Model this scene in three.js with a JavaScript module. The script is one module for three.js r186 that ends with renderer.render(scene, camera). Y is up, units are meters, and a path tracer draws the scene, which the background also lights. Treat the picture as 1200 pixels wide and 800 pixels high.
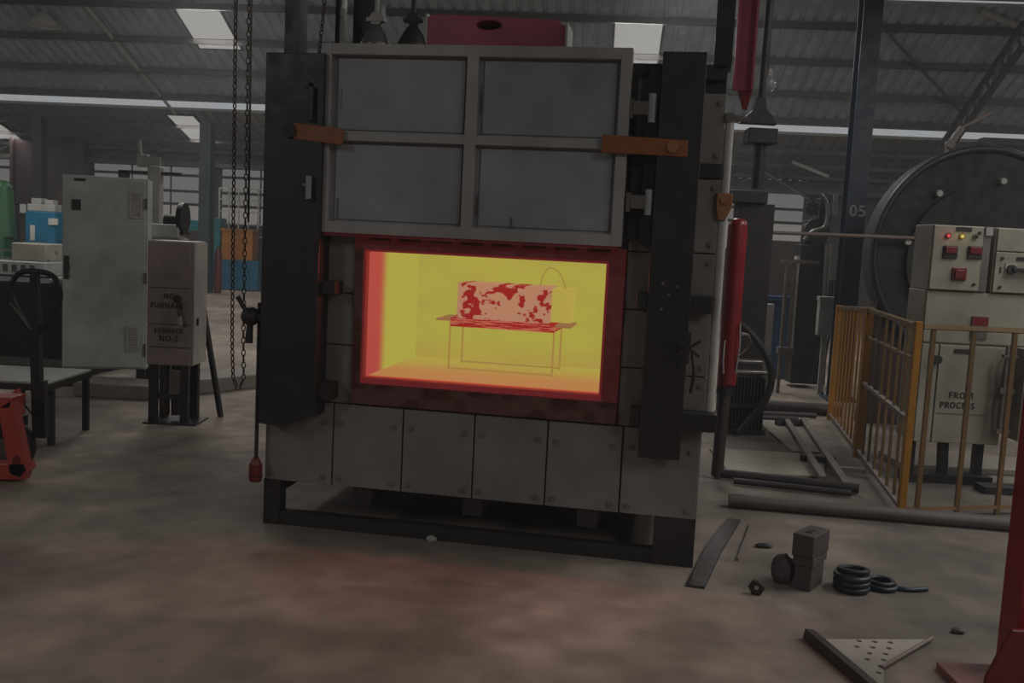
import * as THREE from 'three';
import { RoundedBoxGeometry } from 'three/addons/geometries/RoundedBoxGeometry.js';
import { TextGeometry } from 'three/addons/geometries/TextGeometry.js';
import { FontLoader } from 'three/addons/loaders/FontLoader.js';
import { RectAreaLightUniformsLib } from 'three/addons/lights/RectAreaLightUniformsLib.js';
import { mergeGeometries } from 'three/addons/utils/BufferGeometryUtils.js';

// ---------------------------------------------------------------- camera, sky, exposure
const scene = new THREE.Scene();
const camera = new THREE.PerspectiveCamera(2 * Math.atan(400 / 1142) * 180 / Math.PI, 1.5, 0.1, 200);
camera.position.set(0, 1.6, 0);
camera.rotation.order = 'YXZ';
camera.rotation.set(-0.1053, 0, 0.0497);
scene.add(camera);
scene.background = new THREE.Color().setRGB(0.30, 0.31, 0.32);   // white overcast, seen through the eaves gap
const renderer = new THREE.WebGLRenderer({ antialias: true });
renderer.toneMapping = THREE.LinearToneMapping;
renderer.toneMappingExposure = 1.0;
renderer.shadowMap.enabled = true;
RectAreaLightUniformsLib.init();
const ROOFLIGHT = 11;       // daylight through the rooflights
const font = await new FontLoader().loadAsync('fonts/droid/droid_sans_bold.typeface.json');

// ---------------------------------------------------------------- helpers
let seedN = 7;
const rnd = () => { seedN = (seedN + 0x6d2b79f5) | 0; let t = Math.imul(seedN ^ (seedN >>> 15), 1 | seedN); t = (t + Math.imul(t ^ (t >>> 7), 61 | t)) ^ t; return ((t ^ (t >>> 14)) >>> 0) / 4294967296; };
const rr = (a, b) => a + (b - a) * rnd();
function lattice(n, seed) { const s0 = seedN; seedN = seed; const a = new Float32Array(n * n); for (let i = 0; i < a.length; i++) a[i] = rnd(); seedN = s0; return a; }
function noise2(n, seed) {
  const a = lattice(n, seed);
  return (u, v) => {
    const x = u * n, y = v * n, xi = Math.floor(x), yi = Math.floor(y);
    let fx = x - xi, fy = y - yi; fx = fx * fx * (3 - 2 * fx); fy = fy * fy * (3 - 2 * fy);
    const i0 = ((xi % n) + n) % n, i1 = (i0 + 1) % n, j0 = ((yi % n) + n) % n * n, j1 = (((yi + 1) % n) + n) % n * n;
    return (a[j0 + i0] * (1 - fx) + a[j0 + i1] * fx) * (1 - fy) + (a[j1 + i0] * (1 - fx) + a[j1 + i1] * fx) * fy;
  };
}
function fbm(base, oct, seed) {
  const f = []; for (let o = 0; o < oct; o++) f.push(noise2(base << o, seed + o * 101));
  return (u, v) => { let s = 0, w = 0.5, t = 0; for (const g of f) { s += g(u, v) * w; t += w; w *= 0.5; } return s / t; };
}
function tex(size, fn, srgb = true) {
  const d = new Uint8Array(size * size * 4);
  for (let j = 0; j < size; j++) for (let i = 0; i < size; i++) {
    const c = fn(i / size, j / size), k = (j * size + i) * 4;
    for (let q = 0; q < 3; q++) d[k + q] = Math.max(0, Math.min(255, (Array.isArray(c) ? c[q] : c) * 255));
    d[k + 3] = 255;
  }
  const t = new THREE.DataTexture(d, size, size);
  t.wrapS = t.wrapT = THREE.RepeatWrapping; t.magFilter = THREE.LinearFilter; t.minFilter = THREE.LinearMipmapLinearFilter; t.generateMipmaps = true;
  if (srgb) t.colorSpace = THREE.SRGBColorSpace;
  t.needsUpdate = true; return t;
}
const rep = (t, r) => { const c = t.clone(); c.repeat.set(r, r); c.needsUpdate = true; return c; };
const ss = (a, b, x) => { const t = Math.max(0, Math.min(1, (x - a) / (b - a))); return t * t * (3 - 2 * t); };

// surface wear shared by painted things: grey multipliers
const gA = fbm(3, 6, 11), gB = fbm(16, 4, 23), gC = fbm(5, 5, 37);
const grimeT = tex(512, (u, v) => { const s = 0.82 + 0.28 * (gA(u, v) - 0.5) * 2 * 0.6 + 0.1 * (gB(u, v) - 0.5); return [s, s * 0.995, s * 0.985]; });
const roughT = tex(256, (u, v) => { const s = 0.75 + 0.4 * (gB(u, v) - 0.5); return [s, s, s]; }, false);
const rustT = tex(256, (u, v) => { const k = ss(0.5, 0.66, gC(u, v)); const n = 0.85 + 0.3 * (gB(u, v) - .5); return [n * (1 - 0.25 * k), n * (1 - 0.5 * k), n * (1 - 0.62 * k)]; });
const lin = (hex) => new THREE.Color(hex);
function paint(hex, rough = 0.6, metal = 0, map = rep(grimeT, 0.7)) {
  return new THREE.MeshStandardMaterial({ color: lin(hex), roughness: rough, metalness: metal, map, roughnessMap: roughT });
}
const grimeMap = rep(grimeT, 0.7), rustMap = rep(rustT, 1.5);
const P = (hex, rough = 0.6, metal = 0) => paint(hex, rough, metal, grimeMap);
const RU = (hex, rough = 0.75, metal = 0.2) => paint(hex, rough, metal, rustMap);

// geometry makers -------------------------------------------------------------
const tr = (g, x = 0, y = 0, z = 0, rx = 0, ry = 0, rz = 0) => { const m = new THREE.Matrix4().makeRotationFromEuler(new THREE.Euler(rx, ry, rz)); m.setPosition(x, y, z); return g.applyMatrix4(m); };
// box given by its extents
const bx = (x0, x1, y0, y1, z0, z1, r = 0) => tr(r ? new RoundedBoxGeometry(x1 - x0, y1 - y0, z1 - z0, 2, r) : new THREE.BoxGeometry(x1 - x0, y1 - y0, z1 - z0), (x0 + x1) / 2, (y0 + y1) / 2, (z0 + z1) / 2);
const V = (a) => new THREE.Vector3(...a);
function bar(a, b, w, d = w) { const A = V(a), B = V(b), g = new THREE.BoxGeometry(w, A.distanceTo(B), d); return along(g, A, B); }
function along(g, A, B) { const q = new THREE.Quaternion().setFromUnitVectors(new THREE.Vector3(0, 1, 0), B.clone().sub(A).normalize()); return g.applyMatrix4(new THREE.Matrix4().compose(A.clone().add(B).multiplyScalar(.5), q, new THREE.Vector3(1, 1, 1))); }
function rod(a, b, r, seg = 14, r2 = r) { const A = V(a), B = V(b); return along(new THREE.CylinderGeometry(r2, r, A.distanceTo(B), seg), A, B); }
const disc = (x, y, z, r, h, axis = 'z', seg = 20) => tr(new THREE.CylinderGeometry(r, r, h, seg), x, y, z, axis === 'z' ? Math.PI / 2 : 0, 0, axis === 'x' ? Math.PI / 2 : 0);
const tube = (pts, r, seg = 40, rs = 8) => new THREE.TubeGeometry(new THREE.CatmullRomCurve3(pts.map(V)), seg, r, rs);
function prism(pts, z0, z1, bevel = 0, holes = []) {
  const s = new THREE.Shape(pts.map(([x, y]) => new THREE.Vector2(x, y)));
  for (const [x, y, rx, ry] of holes) { const p = new THREE.Path(); p.absellipse(x, y, rx, ry, 0, Math.PI * 2); s.holes.push(p); }
  return tr(new THREE.ExtrudeGeometry(s, { depth: z1 - z0 - 2 * bevel, bevelEnabled: bevel > 0, bevelThickness: bevel, bevelSize: bevel, bevelSegments: 2, curveSegments: 14 }), 0, 0, z0 + bevel);
}
const lathe = (pts, seg = 28) => new THREE.LatheGeometry(pts.map(([x, y]) => new THREE.Vector2(x, y)), seg);
function boxUV(g) {
  const p = g.attributes.position, n = g.attributes.normal, uv = new Float32Array(p.count * 2);
  for (let i = 0; i < p.count; i++) {
    const ax = Math.abs(n.getX(i)), ay = Math.abs(n.getY(i)), az = Math.abs(n.getZ(i));
    if (ay >= ax && ay >= az) { uv[2 * i] = p.getX(i); uv[2 * i + 1] = p.getZ(i); }
    else if (ax >= az) { uv[2 * i] = p.getZ(i); uv[2 * i + 1] = p.getY(i); }
    else { uv[2 * i] = p.getX(i); uv[2 * i + 1] = p.getY(i); }
  }
  g.setAttribute('uv', new THREE.BufferAttribute(uv, 2)); return g;
}
const each = (name, list, mat, parent) => list.map((g) => part(name, g, mat, parent));
function join(geos) {
  geos = (Array.isArray(geos) ? geos : [geos]).map((g) => { const q = g.index ? g.toNonIndexed() : g.clone(); for (const k of Object.keys(q.attributes)) if (!['position', 'normal'].includes(k)) q.deleteAttribute(k); return q; });
  return boxUV(geos.length > 1 ? mergeGeometries(geos) : geos[0]);
}
const used = {};
function numbered(n) { const k = used[n] = (used[n] ?? -1) + 1; return k ? `${n}_${String(k).padStart(3, '0')}` : n; }
const parentNames = new Map();
function partName(parent, n) { const m = parentNames.get(parent) ?? parentNames.set(parent, {}).get(parent); const k = m[n] = (m[n] ?? -1) + 1; return k ? `${n}_${String(k).padStart(3, '0')}` : n; }
function part(name, geos, mat, parent, label) {
  const m = new THREE.Mesh(geos.isBufferGeometry && geos.attributes.uv && geos.userData.done ? geos : join(geos), mat);
  m.castShadow = m.receiveShadow = true; m.name = partName(parent, name); parent.add(m);
  if (label) m.userData.label = label;
  return m;
}
const done = (g) => { g.userData.done = true; return g; };
function tag(o, label, category, group, kind) { o.userData.label = label; o.userData.category = category; if (group) o.userData.group = group; if (kind) o.userData.kind = kind; return o; }
function thing(name, label, category, pos = [0, 0, 0], turn = 0, group) {
  const o = new THREE.Group(); o.name = numbered(name); o.position.set(...pos); o.rotation.y = turn; scene.add(o);
  return tag(o, label, category, group);
}
function single(name, label, category, geos, mat, pos = [0, 0, 0], turn = 0, group) {
  const m = new THREE.Mesh(join(geos), mat); m.castShadow = m.receiveShadow = true; m.name = numbered(name); m.position.set(...pos); m.rotation.y = turn; scene.add(m);
  return tag(m, label, category, group);
}
function struct(name, geos, mat, turn = PHI) {
  const m = new THREE.Mesh(join(geos), mat); m.castShadow = m.receiveShadow = true; m.name = name; m.rotation.y = turn; scene.add(m);
  m.userData.kind = 'structure'; return m;
}
function lettering(str, size, parent, x, y, z, mat, ry = 0, depth = 0.002) {
  const g = new TextGeometry(str, { font, size, depth, curveSegments: 3, bevelEnabled: false }); g.computeBoundingBox();
  const w = g.boundingBox.max.x; tr(g, -w / 2, 0, 0); return part('lettering', tr(g, x, y, z, 0, ry, 0), mat, parent);
}
// the hall stands turned by PHI about the camera's foot: hall coordinates -> world
const PHI = -0.08, cP = Math.cos(PHI), sP = Math.sin(PHI);
const hw = (x, y, z) => [x * cP + z * sP, y, -x * sP + z * cP];

// ---------------------------------------------------------------- materials
const M = {};
const fl1 = fbm(4, 7, 301), fl2 = fbm(9, 6, 411), fl3 = fbm(40, 4, 521), fl4 = fbm(6, 5, 77), fl5 = fbm(12, 5, 99), fl6 = fbm(170, 3, 131);
M.floor = new THREE.MeshStandardMaterial({ roughness: 0.8, color: 0xffffff,
  map: rep(tex(2048, (u, v) => {
    let k = 0.42 + 0.24 * (fl1(u, v) - 0.5) + 0.16 * (fl3(u, v) - 0.5);
    const oil = ss(0.5, 0.64, fl2(u, v)); k *= 1 - 0.2 * oil; const scuff = ss(0.52, 0.6, fl5(u * 1, v * 3)); k *= 1 - 0.1 * scuff;
    k *= 1 + 0.34 * (fl6(u, v) - 0.5); const dust = ss(0.5, 0.7, fl4(u, v)); k += 0.05 * dust;
    return [k * 1.34, k * 1.21, k * 1.10];
  }), 1 / 24),
  bumpMap: rep(tex(512, (u, v) => { const k = gB(u, v) * 0.6 + gA(u, v) * 0.4; return [k, k, k]; }, false), 0.8), bumpScale: 0.006 });
M.slab = P(0xa59c8e, 0.9); M.kerb = P(0x8d857b, 0.9);
M.roof = P(0xbac8d2, 0.7, 0.0); M.roofFar = P(0x98928c, 0.75);
M.wallDark = P(0x4b4642, 0.9); M.wallBrown = P(0x5a4c42, 0.9);
M.steelBlue = P(0x35465a, 0.6); M.steelTeal = P(0x3d4f55, 0.6); M.girder = P(0x4a4542, 0.7);
M.clad = P(0x908a88, 0.62); M.door = P(0xa3a5ab, 0.6); M.doorFrame = P(0xacaaab, 0.55);
M.black = P(0x231e1e, 0.7); M.blackBlue = P(0x222026, 0.6); M.char = P(0x2c2625, 0.8);
M.frameHot = RU(0x6d4440, 0.8, 0.1); M.orange = P(0x9c5a24, 0.6); M.tan = RU(0xa8744a, 0.8);
M.red = P(0x9c1520, 0.45); M.redDeep = P(0x7c1519, 0.5); M.redPink = P(0xb8556c, 0.55); M.redJack = P(0xcf4a3e, 0.45);
M.pale = P(0xbdbcb8, 0.6); M.paleGrey = P(0xa8adae, 0.55); M.cab = P(0xd0d8d6, 0.5); M.cabSide = P(0xc6ccca, 0.5);
M.pinkGrey = P(0xb5a29b, 0.6); M.pinkSide = P(0xc9c0bb, 0.6); M.beige = P(0xaaa698, 0.55);
M.teal = P(0x0c8a96, 0.5); M.cyan = P(0x0d7aa2, 0.5); M.green = P(0x2c6b40, 0.6); M.ochre = P(0xc87a10, 0.55); M.maroon = P(0x4a2424, 0.75);
M.yellow = P(0xb07818, 0.5); M.yellowDirty = P(0x7d5f36, 0.6, 0); M.steel = P(0x8a8784, 0.45, 0.5); M.pipe = P(0x857770, 0.75); M.pipeDark = P(0x3b3330, 0.65);
M.rubber = P(0x262423, 0.85); M.chain = RU(0x5b4c40, 0.6, 0.5); M.ink = P(0x2a2625, 0.8); M.tank = P(0x121111, 0.95); M.plum = P(0x2c1e20, 0.8); M.coil = P(0x202a36, 0.6); M.block = P(0x564c4c, 0.85);
M.greenDark = P(0x1d2520, 0.7); M.blue = P(0x2a4a70, 0.6); M.white = P(0xd8d6d0, 0.6); M.steelPaint = P(0x8c918f, 0.55); M.maroonDark = P(0x36191c, 0.8); M.pinkPlate = P(0x9a6a68, 0.6); M.pipeGrey = P(0x635a55, 0.8); M.plate = P(0xb5b0a8, 0.6);
const glowM = (r, g, b, k = 1) => new THREE.MeshStandardMaterial({ color: new THREE.Color().setRGB(0.02, 0.015, 0.01), roughness: 1, emissive: new THREE.Color().setRGB(r * k, g * k, b * k) });
M.rooflight = glowM(0.31, 0.30, 0.285); M.window = glowM(0.115, 0.11, 0.105); M.windowLow = glowM(0.15, 0.14, 0.13);

// ---------------------------------------------------------------- floor, walls, roofs
struct('floor', bx(-22, 14, -0.3, 0, -25, 8), M.floor);
struct('wall_left', bx(-22.3, -22, -0.3, 8, -25, 8), M.wallDark);
struct('wall_right', bx(12.6, 12.9, -0.3, 8, -25, 8), M.wallBrown);
struct('wall_front', bx(-22, 12.6, -0.3, 8, 7.7, 8), M.wallDark);
const wallFar = struct('wall_far', [bx(-22, 12.6, 0, 1.5, -24.7, -24.3), bx(-22, 12.6, 3.05, 3.32, -24.7, -24.3), bx(-22, 12.6, 1.5, 3.05, -24.7, -24.62)], M.wallDark);

function corrugated(x0, x1, z0, y0, z1, y1, pitch, amp) {     // ribbed sheeting, ribs running along the slope, flat on top
  const pos = [], prof = [[0, 0], [.55, 0], [.65, 1], [.9, 1], [1, 0]], up = 0.06;
  const quad = (a, b, c, d) => pos.push(...a, ...b, ...c, ...a, ...c, ...d);
  const n = Math.round((x1 - x0) / pitch), w = (x1 - x0) / n;
  for (let i = 0; i < n; i++) for (let k = 0; k < 4; k++) {
    const xa = x0 + (i + prof[k][0]) * w, xb = x0 + (i + prof[k + 1][0]) * w, ya = prof[k][1] * amp, yb = prof[k + 1][1] * amp;
    quad([xa, y0 + ya, z0], [xb, y0 + yb, z0], [xb, y1 + yb, z1], [xa, y1 + ya, z1]);
  }
  quad([x0, y0 + up, z0], [x0, y1 + up, z1], [x1, y1 + up, z1], [x1, y0 + up, z0]);
  quad([x0, y0, z0], [x0, y0 + up, z0], [x1, y0 + up, z0], [x1, y0, z0]);
  quad([x0, y1, z1], [x1, y1, z1], [x1, y1 + up, z1], [x0, y1 + up, z1]);
  const g = new THREE.BufferGeometry(); g.setAttribute('position', new THREE.Float32BufferAttribute(pos, 3)); g.computeVertexNormals(); return g;
}
const ceiling = new THREE.Group(); ceiling.name = 'ceiling'; ceiling.rotation.y = PHI; ceiling.userData.kind = 'structure'; scene.add(ceiling);
const ROOF = [[-21.6, 4.29, -17.72, 5.92], [-17.35, 5.92, -9.2, 4.3], [-9.2, 4.45, -1, 6.1], [-1, 6.1, 8, 4.4]];
ROOF.forEach(([z0, y0, z1, y1], i) => part('roof_sheet', corrugated(-22, 12.6, z0, y0, z1, y1, 0.24, 0.045), M.roof, ceiling));
part('roof_sheet', corrugated(-22, 12.6, -24.7, 3.24, -21.9, 4.13, 0.24, 0.04), M.roofFar, ceiling);
const slopeY = (z) => 4.29 + (5.92 - 4.29) / 3.88 * (z + 21.6);
for (const z of [-21.3, -20.35, -19.3, -18.25]) part('purlin', bx(-22, 12.6, slopeY(z) - 0.13, slopeY(z) - 0.01, z - 0.04, z + 0.04), M.girder, ceiling);
for (const z of [-22.6, -23.4]) part('purlin', bx(-22, 12.6, 3.24 + .307 * (z + 24.7) - .1, 3.24 + .307 * (z + 24.7) - .005, z - 0.04, z + 0.04), M.girder, ceiling);
part('ridge_cap', bx(-22, 12.6, 6.14, 6.2, -18.0, -17.1), M.roof, ceiling);
for (const [z0, z1] of [[-0.4, -0.3], [-9.3, -9.1]]) part('gutter', bx(-22, 12.6, 4.3, 4.6, z0 - 0.1 + (z0 > -5 ? 8.2 : 0), z1 + 0.1 + (z0 > -5 ? 8.2 : 0)), M.girder, ceiling);
// girder along the far wall under the roof, and the one at the eaves
struct('trim_1', [bx(-22, 12.6, 3.0, 3.1, -24.2, -24.0), bx(-22, 12.6, 3.34, 3.42, -24.2, -24.0), ...Array.from({ length: 34 }, (_, i) => bar([-21.5 + i, 3.08, -24.1], [-21 + i, 3.36, -24.1], 0.045))], M.girder);

// rooflights: translucent sheet, frame, and the daylight it lets in
let windowN = 0;
function rooflight(x, z, w, l, i, rise = 0, glow = M.rooflight, light = ROOFLIGHT) {
  const R = ROOF.find(([a, , b]) => z >= a && z <= b), sl = R ? (R[3] - R[1]) / (R[2] - R[0]) : 0.307, y = R ? R[1] + sl * (z - R[0]) : 3.24 + 0.307 * (z + 24.7);
  const g = new THREE.Group(); g.name = `window_${++windowN}`; g.userData.kind = 'structure';
  g.position.set(...hw(x, y - 0.03, z)); g.rotation.order = 'YXZ'; g.rotation.y = PHI; g.rotation.x = -Math.atan(sl); scene.add(g);
  part('rooflight_sheet', bx(-w / 2, w / 2, -0.01, 0.01, -l / 2, l / 2), glow, g);
  part('rooflight_frame', [bx(-w / 2 - .03, -w / 2, -.02, .04, -l / 2 - .03, l / 2 + .03), bx(w / 2, w / 2 + .03, -.02, .04, -l / 2 - .03, l / 2 + .03), bx(-w / 2, w / 2, -.02, .04, -l / 2 - .03, -l / 2), bx(-w / 2, w / 2, -.02, .04, l / 2, l / 2 + .03)], M.girder, g);
  if (light) { const a = new THREE.RectAreaLight(new THREE.Color().setRGB(1, 0.985, 0.95), light, w, l); a.name = 'rooflight_lamp'; a.position.set(0, -0.02, 0); a.rotation.x = -Math.PI / 2; g.add(a); }
}
const NEAR_FILL = 12;             // unseen rooflights over the near bay, added and placed to shape the light
rooflight(-7.75, -18.95, 0.86, 1.35, 0, 0, M.rooflight, ROOFLIGHT); rooflight(0.56, -18.95, 0.86, 1.35, 0, 0, M.rooflight, ROOFLIGHT);
rooflight(-9.65, -22.75, 0.62, 1.5, 0, 0, M.rooflight, ROOFLIGHT); rooflight(-14.9, -23.4, 0.7, 0.9, 0, 0, M.rooflight, ROOFLIGHT);
for (const x of [-17, -11, -5, 1, 7, 11]) rooflight(x, -12.2, 1.1, 3.4);
for (const x of [-15, 4.6, 7.2, 9.8]) rooflight(x, -4.9, 1.0, 3.2, 0, 0, M.rooflight, NEAR_FILL);  // unseen row, spaced unevenly to brighten the floor on the right
for (const x of [-7, 4.5, 9]) rooflight(x, 3.2, 1.0, 3.2, 0, 0, M.rooflight, NEAR_FILL);  // unseen row behind the camera, added and laid out for its light
// far translucent wall bands: glazing bars and panes
function farBand(x0, x1, y0, y1, mat) {
  const g = new THREE.Group(); g.name = `window_${++windowN}`; g.userData.kind = 'structure'; g.rotation.y = PHI; scene.add(g);
  const n = Math.max(1, Math.round((x1 - x0) / 1.0)), w = (x1 - x0) / n;
  for (let i = 0; i < n; i++) part('pane', bx(x0 + i * w + .015, x0 + (i + 1) * w - .015, y0 + .03, y1 - .03, -24.5, -24.48), mat, g);
  part('glazing_bar', [bx(x0, x1, y0 - .02, y0 + .02, -24.5, -24.4), bx(x0, x1, y1 - .02, y1 + .02, -24.5, -24.4), ...Array.from({ length: n + 1 }, (_, i) => bx(x0 + i * w - .015, x0 + i * w + .015, y0, y1, -24.5, -24.44))], M.girder, g);
}
for (const [x0, x1, d] of [[-18, -14.8, 0], [-13, -9.9, 0], [-9.6, -6.5, 0], [3.0, 5.0, .25]]) { farBand(x0, x1, 2.79 + d, 3.02 + d * 2, M.window); farBand(x0, x1, 2.39 + d, 2.78 + d, M.window); farBand(x0, x1, 2.06 + d, 2.38 + d, M.window); farBand(x0, x1, 1.6, 2.05 + d, M.windowLow); }

// columns carrying the eaves girder: rolled H sections
function column(pos, h, w, d, mat, label, mark) {
  const c = thing('steel_column', label, 'column', pos, PHI);
  part('flange', bx(-w / 2, w / 2, 0, h, d / 2 - .014, d / 2), mat, c); part('flange', bx(-w / 2, w / 2, 0, h, -d / 2, -d / 2 + .014), mat, c);
  part('web', bx(-.006, .006, 0, h, -d / 2 + .014, d / 2 - .014), mat, c);
  part('base_plate', [bx(-w / 2 - .06, w / 2 + .06, 0, .02, -d / 2 - .06, d / 2 + .06), ...[[-1, -1], [1, -1], [-1, 1], [1, 1]].map(([a, b]) => tr(new THREE.CylinderGeometry(.014, .014, .05, 6), a * (w / 2 + .03), .03, b * (d / 2 + .03)))], mat, c);
  if (mark) lettering(mark, .12, c, .01, 2.02, d / 2 + .001, M.pale);
  return c;
}
column(hw(-8.98, 0, -22), 3.86, 0.26, 0.3, M.steelTeal, 'slate grey steel column at the far end of the shop left of the furnace');
column(hw(2.78, 0, -11), 4.75, 0.2, 0.24, M.steelBlue, 'dark blue steel column marked 05 rising behind the yellow fence', '05');
column(hw(-13.0, 0, -22), 3.86, 0.22, 0.3, M.girder, 'dark steel column at the far end of the shop beside the maroon sheet wall');

// roof truss on the right, bracing pipes
const tp = (z) => slopeY(z) - 0.14;
{
  const t = thing('roof_truss', 'dark lattice roof truss running down the slope at upper right', 'truss', [0, 0, 0], PHI);
  const x = 7.1, za = -21.4, zb = -15.3, ya = 4.0, yb = 5.62;
  part('chord', bar([x, ya, za], [x - .15, yb, zb - 2.2], .09), M.girder, t); part('chord', bar([x, ya - .35, za], [x - .15, yb - .42, zb - 2.2], .09), M.girder, t);
  for (let i = 0; i < 12; i++) { const f = (i + .1) / 12, g = (i + .9) / 12, P2 = (k, o) => [x - .15 * k, ya + (yb - ya) * k + o, za + (zb - 2.2 - za) * k]; part('web_bar', bar(P2(f, i % 2 ? 0 : -.36), P2(g, i % 2 ? -.38 : 0), .045), M.steel, t); }
}
single('roof_pipe', 'thin pale pipe running down under the roof at upper left', 'pipe', rod([-9.9, 5.6, -18.3], [-9.75, 4.05, -22.0], .035, 8), M.white, [0, 0, 0], PHI);
single('roof_pipe', 'thick pale pipe under the roof at the top right corner', 'pipe', rod([6.3, 5.86, -17.75], [7.3, 5.66, -18.2], .06, 10), M.pale, [0, 0, 0], PHI);
single('roof_brace', 'thin diagonal brace under the roof right of the blue column', 'brace', rod([4.8, 5.65, -18.2], [7.2, 4.5, -20.6], .03, 8), M.steel, [0, 0, 0], PHI);
single('roof_brace', 'short pale diagonal brace under the far roof left of the blue column', 'brace', [bar([4.35, 3.65, -23], [5.2, 3.35, -23], .07, .05)], M.pale, [0, 0, 0], PHI);
single('roof_brace', 'thin grey diagonal brace in the far bay behind the chain hoist', 'brace', rod([3.7, 3.5, -23.5], [4.9, 2.85, -23.5], .025, 8), M.steel, [0, 0, 0], PHI);
{
  const l = thing('high_bay_lamp', 'pale unlit bowl shaped lamp hanging under the roof at upper left', 'lamp', hw(-10.93, 5.25, -18.67));
  part('shade', lathe([[.03, .3], [.08, .28], [.2, .15], [.3, 0], [.29, -.005], [.19, .13], [.06, .26]]), M.white, l);
  part('hanger', rod([0, .28, 0], [0, .3, 0], .012, 6), M.girder, l);
}
// right side wall opening behind the truss
{
  const g = new THREE.Group(); g.name = `window_${++windowN}`; g.userData.kind = 'structure'; g.rotation.y = PHI; scene.add(g);
  part('pane', prism([[8.0, 3.35], [8.75, 3.35], [8.1, 4.0]], -21.32, -21.3), M.rooflight, g);
  part('pane_frame', [bar([7.95, 3.3, -21.3], [8.8, 3.3, -21.3], .06), bar([8.8, 3.3, -21.3], [8.05, 4.08, -21.3], .06), bar([7.97, 3.3, -21.3], [8.06, 4.08, -21.3], .06)], M.girder, g);
}
{
  const s = single('sheet_wall', 'dark maroon sheet partition hanging high at the far left', 'partition', [bx(-14.75, -12.9, 1.85, 3.5, -23.9, -23.8), bx(-14.8, -14.72, 0, 3.5, -24.0, -23.7), bx(-12.95, -12.87, 0, 3.5, -24.0, -23.7)], M.maroonDark, [0, 0, 0], PHI);
}
struct('trim_2', [bx(8.0, 12.6, 0, 3.3, -21.9, -21.6), bx(8.0, 12.6, 4.05, 4.2, -21.9, -21.6)], M.wallBrown);

// ---------------------------------------------------------------- the furnace
const FO = [-1.3003, 0, -5.1456], FA = -0.1712;
const fw = (u, v, n) => { const c = Math.cos(FA), s = Math.sin(FA); return [FO[0] + u * c + n * s, v, FO[2] - u * s + n * c]; };
const F = thing('heat_treatment_furnace', 'large grey clad box furnace with raised door and glowing yellow chamber', 'furnace', FO, FA);
const FW_ = 2.296, D = 1.55;
// base frame
part('leg', bx(0, .09, 0, .25, -.09, 0), M.char, F); part('leg', bx(2.09, 2.296, 0, .25, -.12, 0), M.char, F);  // right front leg made wider to include the shade beside it
part('leg', bx(0, .09, 0, .25, -D, -D + .09), M.char, F); part('leg', bx(2.2, 2.296, 0, .25, -D, -D + .09), M.char, F);
part('base_rail', bx(.09, 2.09, 0.0, .075, -.07, -.01), M.char, F); part('base_rail', bx(.09, 2.2, 0, .075, -D + .01, -D + .07), M.char, F);
for (const u of [.02, 2.22]) part('base_rail', bx(u, u + .06, .17, .247, -D + .09, -.09), M.char, F);
for (const u of [.5, 1.1, 1.7]) part('cross_beam', bx(u, u + .1, .15, .247, -D, -.02), M.char, F);
// body
const CU0 = .54, CU1 = 1.776, CV0 = .8407, CV1 = 1.4975, CD = 1.0;
part('casing', [bx(0, FW_, .247, CV0 - .06, -D, -.035), bx(0, FW_, CV1 + .06, 2.45, -D, -.035), bx(0, CU0 - .06, CV0 - .06, CV1 + .06, -D, -.035), bx(CU1 + .06, FW_, CV0 - .06, CV1 + .06, -D, -.035), bx(CU0 - .06, CU1 + .06, CV0 - .06, CV1 + .06, -D, -CD - .06)], M.char, F);
function bolts(p, list, z) { for (const [u, v] of list) part('bolt', [tr(new THREE.CylinderGeometry(.009, .011, .010, 6), u, v, z + .007, Math.PI / 2), tr(new THREE.CylinderGeometry(.017, .017, .004, 14), u, v, z + .002, Math.PI / 2)], M.pipe, p); }
// lower row of cladding panels
const seams = [0, .3822, .764, 1.1458, 1.5276, 1.9094, FW_];
for (let i = 0; i < 6; i++) {
  const a = seams[i] + .004, b = seams[i + 1] - .004, p = part('cladding_panel', bx(a, b, .247, .6885, -.034, 0, .004), M.clad, F);
  bolts(p, [[a + .035, .285], [b - .045, .285], [b - .045, .585], ...(i ? [[a + .04, .585]] : [])], 0);
}
// panels beside the opening
const sidePanels = [[.30, .478, .694, .998], [.30, .478, 1.004, 1.27], [.30, .478, 1.276, 1.6], [1.876, 2.0, .694, .985], [1.876, 2.0, .991, 1.277], [1.876, 2.0, 1.283, 1.562], [1.876, 2.0, 1.568, 2.45], [.02, .30, .694, 2.45],
  [2.19, 2.3, .694, .968], [2.19, 2.3, .974, 1.57], [2.19, 2.3, 1.576, 1.93], [2.19, 2.3, 2.0, 2.33]];
sidePanels.forEach(([a, b, c, d], i) => { const p = part('cladding_panel', bx(a, b, c, d, -.034, i < 8 ? -.004 : .03, .004), M.clad, F); if (i >= 8) bolts(p, [[b - .03, c + .04], [b - .03, d - .045]], .03); });
part('header_panel', bx(.30, 2.0, 1.602, 2.45, -.034, -.006), M.char, F);
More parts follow.
